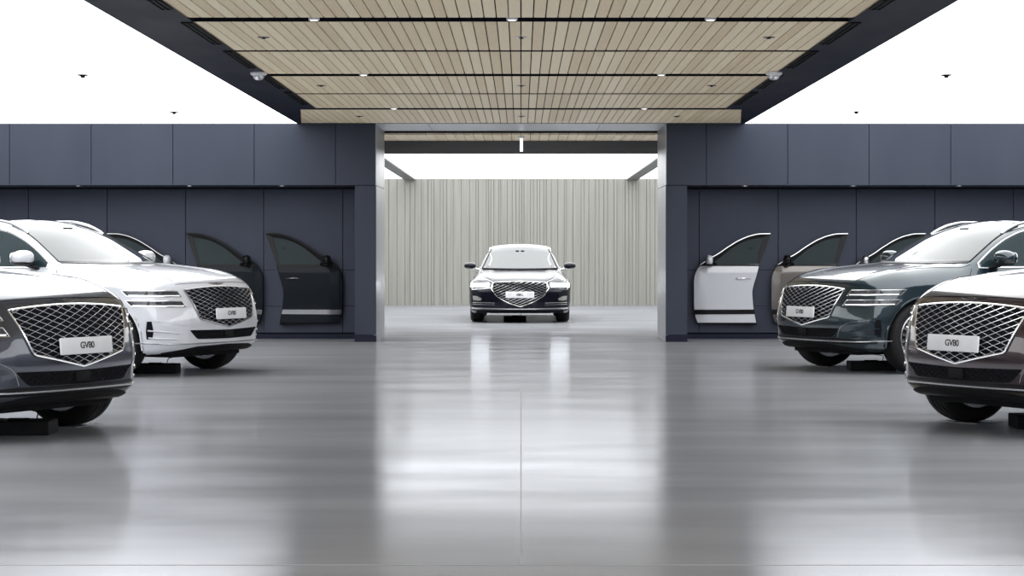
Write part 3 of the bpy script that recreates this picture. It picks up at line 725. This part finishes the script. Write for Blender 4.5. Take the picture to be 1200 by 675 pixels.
for s, nm in ((-1, 'left'), (1, 'right')):
    b = MB()                                      # cladding panels with open joints on a dark backing
    def sx(x0, x1, *r, **k):
        a, c = sorted((s * x0, s * x1)); b.box(a, c, *r, **k)
    sx(HO - .28, XR, YW + .02, YR + .05, ZS + .02, 3.5, mi=1)
    sx(HW + .02, XR, YR + .02, YB - .02, 0, 3.5, mi=1)
    sx(HW + .02, HO - .02, YW + .02, YR + .1, 0, ZS + .1, mi=1)
    xs_ = [HW + .006, 2.70, 3.885, 5.07, 6.26, 7.45, 8.64, XR]
    for x0, x1 in zip(xs_[:-1], xs_[1:]): sx(x0 + .004, x1 - .004, YW, YW + .03, ZS + .004, 3.3, b=.003)
    sx(HW, HO, YW, YW + .03, .10, ZS - .004, b=.003)                       # pillar face
    sx(HO - .03, HO, YW + .03, YR, .0, ZS, b=.003)                          # pillar flank
    sx(HO, XR, YW + .004, YR, ZS - .0, ZS + .02)                            # soffit of the recess
    rows = [(.09, .486), (.492, 1.032), (1.038, 2.26)]
    xb = [HO - .1, 2.69, 3.885, 5.065, 6.25, 7.44, 8.63, XR]
    for x0, x1 in zip(xb[:-1], xb[1:]):
        for z0, z1 in rows: sx(x0 + .004, x1 - .004, YR, YR + .025, z0, z1, b=.003)
    o = struct(b, 'wall_back_' + nm, [M['panel'], M['dark_gap']], 'dark navy panelled wall to the %s of the opening' % nm, smooth=False)
    mb = MB(); a, c = sorted((s * HO, s * XR)); mb.box(a, c, YR - .03, YR + .02, 0, .072)
    a, c = sorted((s * HW, s * (HO + .003))); mb.box(a, c, YW - .0, YW + .06, 0, .095); struct(mb, 'baseboard_' + nm, M['soffit'])
    mb = MB()
    for z0, z1 in ((0, ZS - .004), (ZS + .004, ZC)):
        a, c = sorted((s * HW, s * (HW + .03))); mb.box(a, c, YW + .004, YB, z0, z1)
    struct(mb, 'trim_reveal_' + nm, M['reveal'], 'pale metal lining on the %s side of the opening' % nm)
    # soffit beside the planks
    mb = MB(); P_ = [(3.25, YF), (3.25, YW), (3.20, YW), (2.905, 26.54), (2.905, 26.40), (2.667, 26.30), (2.667, YF)]
    P_ = [(s * x, y) for x, y in P_]; P_ = P_ if s > 0 else P_[::-1]; mb.prism(P_, ZC - .006, ZC + .2); struct(mb, 'ceiling_border_' + nm, M['soffit'], 'dark navy ceiling border on the %s' % nm)['kind'] = 'structure'
    # luminous ceiling
    o = MB(); a, c = sorted((s * 3.25, s * XR)); o.box(a, c, YF, YW - .002, ZC, ZC + .05)
    tag(o.build('luminous_ceiling', M['light']), 'large white luminous ceiling field over the %s' % ('grey and white cars on the left' if s < 0 else 'teal and maroon cars on the right'), 'ceiling light', 'luminous ceiling fields')
mb = MB()                                          # header of the opening
for x0, x1 in ((-HW, -1.36), (-1.354, 1.16), (1.166, HW)): mb.box(x0, x1, YW + .004, YB - .06, ZC - .004, ZC + .03)
mb.box(-HW, HW, YB - .05, YB, ZC - .004, ZC + .03); mb.box(-HW - .3, HW + .3, YW + .004, YB, ZC + .03, 3.5); struct(mb, 'trim_header', M['reveal'], 'metal soffit across the top of the opening')

# plank ceiling: bays between black slots
edges = [(-4.0, 0), (-1.45, .15), (1.08, .07), (3.61, .15), (6.14, .07), (8.67, .15), (11.20, .07), (13.73, .15) if False else (13.73, .07), (16.25, .15), (18.78, .07), (21.32, .15), (23.84, .07), (26.34, .15), (29.22, .0)]
W_PL = .0985
for (y0, h0), (y1, h1) in zip(edges[:-1], edges[1:]):
    b = MB(); lim = 2.667 if y1 < 29 else 3.24; n = int(lim / W_PL) + 1
    for i in range(-n, n):
        x0 = i * W_PL + .005; x1 = (i + 1) * W_PL - .005
        x0 = max(x0, -lim - .02); x1 = min(x1, lim + .02)
        if x1 > x0: b.box(x0, x1, y0 + h0, y1 - h1, ZC, ZC + .022)
    struct(b, 'ceiling_planks', M['wood'], 'bay of pale oak planks in the middle ceiling')
mb = MB(); mb.box(-3.25, 3.25, YF, YW, ZC + .24, ZC + .27)
for y, h in edges[1:-1]: mb.box(-2.9, 2.9, y + h - .014, y + h - .003, ZC + .001, ZC + .24)
struct(mb, 'ceiling_backing', M['dark_gap'], 'black backing seen in the slots between planks')

# back room
mb = MB(); x = -6.0
rw_ = random.Random(3)
while x < 6.0:
    w_ = rw_.choice([.055, .07, .09, .12, .16, .2]); mb.box(x, min(x + w_ - .010, 6.0), YE + rw_.uniform(0, .012), YE + .05, 0, 3.4); x += w_
mb.box(-6.1, 6.1, YE + .03, YE + .3, 0, 3.5); struct(mb, 'wall_far', M['boards'], 'pale vertical board wall of the back room')
for s, nm in ((-1, 'left'), (1, 'right')):
    mb = MB(); a, c = sorted((s * 6, s * 6.2)); mb.box(a, c, YB, YE + .1, 0, 3.5); struct(mb, 'wall_far_' + nm, M['boards'])
    mb = MB(); a, c = sorted((s * 2.16, s * 6.1)); mb.box(a, c, YB - .02, YB, 0, 3.5); struct(mb, 'wall_rear_face_' + nm, M['panel'])
    mb = MB(); a, c = sorted((s * 2.60, s * 2.87)); mb.box(a, c, 33.10, YE, ZB - .03, ZB + .2); struct(mb, 'ceiling_beam_' + nm, M['beam'], 'grey beam between luminous fields of the back room, %s' % nm)
mb = MB(); mb.box(-6, 6, 32.82, 33.10, 2.918, ZB + .2); struct(mb, 'ceiling_beam_far', M['cross_beam'], 'dark cross beam hanging at the front of the back room')
b = MB()
for i in range(-40, 40): b.box(i * W_PL * 1.5 + .004, (i + 1) * W_PL * 1.5 - .004, YB, 32.82, ZB + .002, ZB + .03)
struct(b, 'ceiling_planks_far', M['wood'], 'strip of oak planks just beyond the opening')
mb = MB(); mb.box(-6, 6, YB, 32.9, ZB + .03, ZB + .06); struct(mb, 'ceiling_backing_far', M['dark_gap'])
for x0, x1, lb in ((-6, -2.87, 'white luminous ceiling field left of the beam in the back room'), (-2.6, 2.6, 'white luminous ceiling field above the saloon in the back room'), (2.87, 6, 'white luminous ceiling field right of the beam in the back room')):
    mb = MB(); mb.box(x0, x1, 33.11, YE - .01, ZB, ZB + .04); tag(mb.build('luminous_ceiling', M['light']), lb, 'ceiling light', 'luminous ceiling fields')

# ------------------------------------------------------------------ ceiling fittings
def ceil_at(px, py, h=ZC):
    Y = F_PX * (h - CAM_H) / (V0 - py); return ((px - U0) / F_PX * Y, Y, h)
def spot_mesh(mb): mb.lathe([(0, 0), (.055, 0), (.06, .004), (.06, .03), (.05, .045), (0, .045)], seg=24)
slots = {1: 'in the widest slot at the front of the plank ceiling', 2: 'in the middle slot of the plank ceiling', 3: 'in the rearmost slot of the plank ceiling'}
for px, py, k, wh in ((368, 23.1, 1, 'left one'), (600, 23.1, 1, 'middle one'), (832.5, 23.1, 1, 'right one'), (426, 88, 2, 'left one'), (775, 88, 2, 'right one'), (461.5, 127.6, 3, 'left one'), (755, 127.6, 3, 'right one')):
    p = ceil_at(px, py - .8); t = empty('spotlight', (p[0], p[1], ZC - .004), 0, 'small white spotlight %s, %s' % (slots[k], wh), 'spotlight', 'spotlights in the ceiling slots')
    link('housing', part_mesh('spot_housing', lambda m: m.lathe([(.03, -.006), (.042, -.006), (.045, -.002), (.045, .268), (.03, .27), (0, .27)], seg=24)), M['white_plastic'], t)
    link('lens', part_mesh('spot_lens', lambda m: m.lathe([(0, -.010), (.025, -.009), (.036, -.005), (.036, .01), (0, .01)], seg=24)), M['spot'], t)
rows_ = {43.5: 'front', 100: 'middle', 136: 'rear'}
for py, xs_ in ((43.5, (309, 611, 901)), (100, (376, 611, 834)), (136, (421, 611, 793))):
    for px, wh in zip(xs_, ('left', 'centre', 'right')):
        p = ceil_at(px, py); t = empty('ceiling_sprinkler', p, 0, 'dark sprinkler cap in the %s row on the planks, %s one' % (rows_[py], wh), 'sprinkler', 'sprinklers on the plank ceiling')
        link('plate', part_mesh('spr_plate', lambda m: m.lathe([(0, .05), (.012, .05), (.012, .002), (.05, .002), (.055, -.003), (.04, -.006), (0, -.006)], seg=24)), M['dark_chrome'], t)
        link('head', part_mesh('spr_head', lambda m: m.lathe([(0, -.006), (.014, -.006), (.012, -.012), (.02, -.013), (.02, -.015), (0, -.015)], seg=16)), M['matte'], t)
for px, py, lb in ((97, 87.5, 'small dark sensor nearer the viewer on the left luminous ceiling'), (204, 131, 'small dark sensor near the dark wall on the left luminous ceiling'),
                   (1109, 87.5, 'small dark sensor nearer the viewer on the right luminous ceiling'), (1003.5, 130.5, 'small dark sensor near the dark wall on the right luminous ceiling')):
    p = ceil_at(px, py); t = empty('ceiling_sensor', p, 0, lb, 'sensor', 'sensors on the luminous ceilings')
    link('plate', part_mesh('sen_plate', lambda m: m.lathe([(0, .002), (.06, .002), (.062, -.006), (.05, -.012), (0, -.012)], seg=24)), M['matte'], t)
    link('head', part_mesh('sen_head', lambda m: m.lathe([(0, -.012), (.028, -.012), (.022, -.032), (0, -.036)], seg=16)), M['matte'], t)
for px, lb in ((303, 'white dome detector on the left navy ceiling border'), (907, 'white dome detector on the right navy ceiling border')):
    p = ceil_at(px, 85, ZC - .006); t = empty('smoke_detector', p, 0, lb, 'detector', 'dome detectors')
    link('base', part_mesh('smo_base', lambda m: m.lathe([(0, .002), (.085, .002), (.085, -.02), (.07, -.03), (0, -.03)], seg=28)), M['white_plastic'], t)
    link('dome', part_mesh('smo_dome', lambda m: m.lathe([(.06, -.03), (.055, -.055), (.035, -.075), (0, -.082)], seg=28)), M['satin'], t)
for s, nm in ((-1, 'left'), (1, 'right')):        # long slot diffusers in the navy borders
    for (xa, ya), (xb_, yb_), lb in (((180, -2), (198, 9), 'nearest the viewer'), ((215.6, 25), (256, 49.8), 'second from the viewer'), ((265, 58.7), (297, 78), 'third from the viewer'), ((310, 87), (331, 102), 'next to the dome detector'), ((338, 107), (360, 121), 'nearest the dark wall')):
        pa, pb = ceil_at(xa, ya), ceil_at(xb_, yb_); t = empty('air_diffuser', (s * 2.72, pa[1], ZC - .006), 0, 'black slot air diffuser on the %s ceiling border, %s' % (nm, lb), 'vent', 'slot diffusers on the ceiling borders')
        l_ = pb[1] - pa[1]; mb = MB()
        for x0, x1 in ((-.045, -.035), (.035, .045), (-.006, .006)): mb.box(x0, x1, 0, l_, -.012, .002)
        mb.box(-.045, .045, -.01, 0, -.012, .002); mb.box(-.045, .045, l_, l_ + .01, -.012, .002); mb.build('frame', M['matte'], t)
        mb = MB(); mb.box(-.035, .035, 0, l_, -.003, .001); mb.build('slot', M['recess'], t)
# downlights under the soffit of the recess
for px, lb in ((92, 'far left one'), (222, 'above the second dark door'), (330.5, 'above the navy door'), (873, 'above the white door'), (1000, 'above the bronze door'), (1124, 'far right one')):
    p = ((px - U0) / F_PX * (YW + .12), YW + .12, ZS); t = empty('recess_downlight', p, 0, 'tiny downlight under the dark wall overhang, ' + lb, 'downlight', 'downlights under the wall overhang')
    link('ring', part_mesh('dl_ring', lambda m: m.lathe([(.035, .002), (.05, .002), (.05, -.012), (.035, -.014)], seg=24, closed=True)), M['satin'], t)
    link('lens', part_mesh('dl_lens', lambda m: m.lathe([(0, .001), (.036, .001), (.036, -.008), (0, -.010)], seg=24)), M['white_plastic'], t)
p = at(611, 158, 31.5); t = empty('pendant_tube', (p[0], 31.5, ZB), 0, 'short white glowing tube hanging at the middle of the opening', 'pendant light')
q = at(611, 177.5, 31.5)[2]
mb = MB(); mb.lathe([(0, .0), (.055, .0), (.055, -.012), (.03, -.035), (0, -.035)], seg=24); mb.build('canopy', M['white_plastic'], t, True)
mb = MB(); mb.lathe([(0, -.03), (.020, -.03), (.024, q - ZB + .01), (.018, q - ZB), (0, q - ZB)], seg=20); mb.build('tube', M['tube_light'], t, True)

# ------------------------------------------------------------------ car doors shown on the wall
YD = 30.06
def dpt(px, py):                                   # pixel of the white door's close-up -> local x, z
    return ((px - 250) / 4.82 / 78.5, 1.3 - (260 + py / 4.82 - 296) / 78.5)
def bulge(x, z):                                   # how far the skin stands out from the wall side
    return .150 + .05 * (1 - ((z - .80) / .55) ** 2) * (z < .80) + (z >= .80) * (.05 - .10 * np.clip(z - 1.0, 0, 1) ** 1.15) - .04 * np.clip((x + .25) / -.25, 0, 1) ** 2
def dsolid(mb, A, B, m, off, back_to=None, depth=.02):
    n = len(A); t = np.linspace(0, 1, m)[:, None, None]; G_ = (np.array(A)[None] * (1 - t) + np.array(B)[None] * t).reshape(-1, 2)
    y = -(bulge(G_[:, 0], G_[:, 1]) + off); yb = y + depth if back_to is None else np.full(len(y), -back_to)
    V = np.vstack([np.c_[G_[:, 0], y, G_[:, 1]], np.c_[G_[:, 0], yb, G_[:, 1]]]); q = n * m; Fc = []
    for j in range(m - 1):
        for i in range(n - 1):
            a = j * n + i; Fc += [(a, a + 1, a + n + 1, a + n), (q + a, q + a + n, q + a + n + 1, q + a + 1)]
    ring = list(range(n)) + [j * n + n - 1 for j in range(1, m)] + [(m - 1) * n + i for i in range(n - 2, -1, -1)] + [j * n for j in range(m - 2, 0, -1)]
    for k in range(len(ring)):
        a, b2 = ring[k], ring[(k + 1) % len(ring)]; Fc.append((a, q + a, q + b2, b2))
    mb.add(V, Fc)
dl = lambda pts, n: line([dpt(*p) for p in pts], n)
ds = lambda pts, n: spl([dpt(*p) for p in pts], n)
def flip(fn):
    def g(mb):
        t = MB(); fn(t); mb.add([(-x, y, z) for x, y, z in t.v], t.f)
    return g
def door_parts():
    P = {}
    FRONT = [(92, 572), (80, 540), (71, 480), (70, 400), (70, 330), (76, 300), (88, 272), (106, 244)]
    REAR = [(424, 572), (417, 540), (409, 500), (404, 460), (400, 400), (408, 355), (420, 318), (440, 240)]
    def skin(mb): dsolid(mb, ds(FRONT, 40), ds(REAR, 40), 30, 0., .03)
    P['skin'] = skin
    def sash(mb):
        top_ = ds([(106, 244), (165, 205), (200, 186), (270, 139), (340, 99), (400, 77), (450, 68), (505, 67)], 40)
        inn = ds([(168, 243), (205, 212), (222, 199), (280, 153), (340, 118), (400, 97), (440, 90), (466, 88)], 40)
        dsolid(mb, inn, top_, 4, -.004, .05)
    P['window_frame'] = sash
    def rimt(mb):
        q = ds([(106, 243), (165, 204), (200, 185), (270, 138), (340, 98), (400, 76), (450, 67), (506, 66)], 50); mb.tube(np.c_[q[:, 0], -(bulge(q[:, 0], q[:, 1]) - .012), q[:, 1]], .011, 6)
    P['frame_trim'] = rimt
    def bp(mb): dsolid(mb, dl([(425, 240), (466, 87)], 20), dl([(441, 240), (506, 67)], 20), 4, -.002, .05)
    P['pillar_trim'] = bp
    def gl(mb): dsolid(mb, ds([(160, 242), (205, 206), (222, 196), (280, 150), (340, 116), (400, 95), (440, 88), (468, 87)], 40), dl([(160, 243), (428, 242)], 40), 14, -.012, depth=.01)
    P['window'] = gl
    def belt(mb): dsolid(mb, dl([(100, 250), (438, 250)], 30), dl([(108, 241), (441, 241)], 30), 3, .006, depth=.02)
    P['belt_trim'] = belt
    def strip(mb): dsolid(mb, dl([(76, 525), (414, 523)], 30), dl([(73, 498), (409, 497)], 30), 4, .008, depth=.02)
    P['side_strip'] = strip
    def seal(mb): dsolid(mb, dl([(86, 578), (430, 586)], 30), dl([(92, 571), (424, 571)], 30), 3, -.02, .04)
    P['lower_seal'] = seal
    def edge(mb):
        pts = ds(REAR, 40); y = -(bulge(pts[:, 0], pts[:, 1]) - .016); mb.tube(np.c_[pts[:, 0] + .002, y, pts[:, 1]], .009, 6)
    P['door_edge'] = edge
    def hd(mb):
        c = dl([(308, 322), (325, 319), (347, 318), (370, 319), (388, 322)], 9); y = -(bulge(c[:, 0], c[:, 1]) + .03 * np.sin(np.linspace(0, math.pi, 9)) ** .5); mb.tube(np.c_[c[:, 0], y, c[:, 1]], .012, 8, flat=.7)
    P['handle'] = hd
    def mir(mb):
        c = dpt(150, 215); mb.ellipsoid((c[0], -.34, c[1]), (.055, .115, .075), .75, 24, 16)
    P['mirror'] = mir
    def mft(mb):
        c = dpt(165, 248); mb.tube([(c[0] + .05, -.17, c[1] + .02), (c[0] + .01, -.22, c[1] + .01), (c[0] - .02, -.29, c[1] + .03)], [.05, .035, .04], 10, flat=.6); d = dpt(152, 232); mb.ellipsoid((d[0], -.335, d[1] - .03), (.05, .105, .02), .7, 20, 8)
    P['mirror_foot'] = mft
    def inner(mb):
        mb.box(-.30, .30, -.13, -.06, .32, 1.02, 0, .03); mb.box(-.2, .2, -.07, .0, .55, .9, 0, .004)
    P['wall_bracket'] = inner
    return P
DP = door_parts()
def make_door(px0, mirror, pal, label):
    """px0: photo x of the same point as 250 in the close-up (the middle of the door)"""
    X = (px0 - U0) / 78.5
    t = empty('car_door', (X, YR, 0), 0, label, 'car door', 'car doors displayed on the dark wall')
    for k, mat in (('skin', pal['paint']), ('window_frame', 'matte'), ('frame_trim', pal['frame']), ('pillar_trim', 'black'), ('window', 'door_glass'), ('belt_trim', pal['belt']), ('side_strip', pal['strip']), ('lower_seal', 'matte'), ('door_edge', 'black'), ('handle', pal['handle']), ('mirror', pal['mirror']), ('mirror_foot', 'black'), ('wall_bracket', 'matte')):
        fn = DP[k]
        me = part_mesh('door_' + k + ('m' if mirror else ''), flip(fn) if mirror else fn)
        par = t if k != 'mirror_foot' else mp_
        o = link(k, me, M[mat], par)
        if k == 'mirror': mp_ = o
    return t
W_ = dict(paint='white_paint', frame='satin', belt='black', strip='black', handle='chrome', mirror='white_paint')
D_ = dict(paint='navy_paint', frame='black', belt='black', strip='dark_chrome', handle='dark_chrome', mirror='black')
B_ = dict(paint='bronze_paint', frame='satin', belt='black', strip='black', handle='chrome', mirror='black')
T_ = dict(paint='teal_paint', frame='satin', belt='black', strip='black', handle='chrome', mirror='satin')
cw = 250 / 4.82 + 800                     # 851.9
make_door(cw, False, W_, 'white car door hung on the dark wall right of the opening')
make_door(cw + 91.5, False, B_, 'bronze-grey car door on the wall, partly hidden by the dark teal SUV')
make_door(cw + 183, False, T_, 'dark car door on the wall behind the windscreen of the teal SUV')
lw = 2 * U0 - cw - 6.5
make_door(362.5, True, D_, 'dark navy car door on the wall beside the left pillar, wholly visible')
make_door(268.5, True, D_, 'dark navy car door on the wall, lower half hidden by the white SUV')
make_door(175.0, True, dict(W_, frame='dark_chrome'), 'white-mirrored car door on the wall, mostly hidden behind the white SUV windscreen')

# ------------------------------------------------------------------ cars
cars = [
    (dict(paint='grey_paint', frame='chrome', mesh=True, dark_low=True), (-3.05, 14.03), 60.7, 'graphite grey metallic SUV cropped by the left edge, nose in front of the white SUV'),
    (dict(paint='white_paint', frame='dark_chrome', mesh=False, dark_low=False), (-3.11, 21.45), 62.3, 'white SUV standing behind the graphite grey SUV on the left'),
    (dict(paint='teal_paint', frame='chrome', mesh=True, dark_low=True), (3.075, 22.0), -64.1, 'dark teal green SUV standing behind the maroon SUV on the right'),
    (dict(paint='brown_paint', frame='chrome', mesh=True, dark_low=True), (3.10, 14.35), -60.0, 'dark maroon SUV cropped by the right edge, nose in front of the teal SUV'),
]
for pal, (x, y), a, lb in cars: make_suv(pal, (x, y, 0), R(a), lb)
make_saloon((-.02, 37.0, 0), 0)

# black charger boxes on the floor and thin films under the tyres
def charger(x0, x1, y0, h, up, label):
    t = empty('charger_box', ((x0 + x1) / 2, y0, 0), 0, label, 'charger box', 'charger boxes under the cars'); w = (x1 - x0) / 2
    mb = MB(); mb.box(-w, w, 0, .30, 0, h, 0, .008); mb.box(-w * .3, w * .3, .12, .18, h, h + .012, 0, .004); mb.build('case', M['matte'], t)
    mb = MB(); mb.tube(spl([(w * .5, .15, h - .005), (w * .55, .15, h + .05), (w * .5 + up * .4, .2, h + .075), (w * .5 + up, .25, .185 if abs(x0) > 1 else .16)], 16), .005, 6); mb.build('cable', M['rubber'], t, True)
charger(-4.20, -3.70, 21.6, .10, .25, 'black charger box on the floor under the white SUV')
charger(-3.85, -3.355, 14.3, .10, -.3, 'black charger box on the floor under the graphite grey SUV')
charger(3.62, 4.12, 22.1, .10, -.3, 'black charger box on the floor under the dark teal SUV')
charger(3.653, 4.15, 14.8, .10, .3, 'black charger box on the floor under the dark maroon SUV')
charger(-.33, .10, 38.4, .085, 0., 'black charger box on the floor under the saloon in the back room')

def film(car, lx, ly, label):                      # thin pale sheet laid under a tyre
    (x, y), a = car; c, s = math.cos(a), math.sin(a)
    o = MB().box(-.20, .20, -.17, .17, 0, .003).build('floor_film', M['film']); o.location = (x + c * lx - s * ly, y + s * lx + c * ly, 0); o.rotation_euler = (0, 0, a + R(12))
    tag(o, label, 'floor film', 'thin sheets under the tyres')
film((cars[0][1], R(cars[0][2])), .838, .88, 'thin pale sheet under the front tyre of the graphite grey SUV')
film((cars[1][1], R(cars[1][2])), .838, .88, 'thin pale sheet under the front tyre of the white SUV')
film((cars[2][1], R(cars[2][2])), -.838, .88, 'thin pale sheet under the front tyre of the dark teal SUV')
film((cars[3][1], R(cars[3][2])), -.838, .88, 'thin pale sheet under the front tyre of the dark maroon SUV')
film(((-.02, 37.), 0.), -.80, .895, 'thin pale sheet under the left front tyre of the saloon')
film(((-.02, 37.), 0.), .80, .895, 'thin pale sheet under the right front tyre of the saloon')

# ------------------------------------------------------------------ camera, world, view
cam = bpy.data.objects.new('camera', bpy.data.cameras.new('camera')); C.objects.link(cam)
cam.location = (0, 0, CAM_H); cam.rotation_euler = (R(90), 0, 0)
cam.data.sensor_width = 36.; cam.data.lens = F_PX / 1200 * 36; cam.data.shift_x = -(U0 - 600) / 1200; cam.data.shift_y = (V0 - 337.5) / 1200
cam.data.clip_end = 200
sc = bpy.context.scene; sc.camera = cam
w = bpy.data.worlds.new('world'); sc.world = w; w.use_nodes = True
w.node_tree.nodes['Background'].inputs[0].default_value = (.5, .52, .55, 1); w.node_tree.nodes['Background'].inputs[1].default_value = .3
sc.view_settings.view_transform = 'Standard'; sc.view_settings.look = 'None'; sc.view_settings.gamma = 1.; sc.view_settings.exposure = .12; sc.view_settings.use_curve_mapping = False
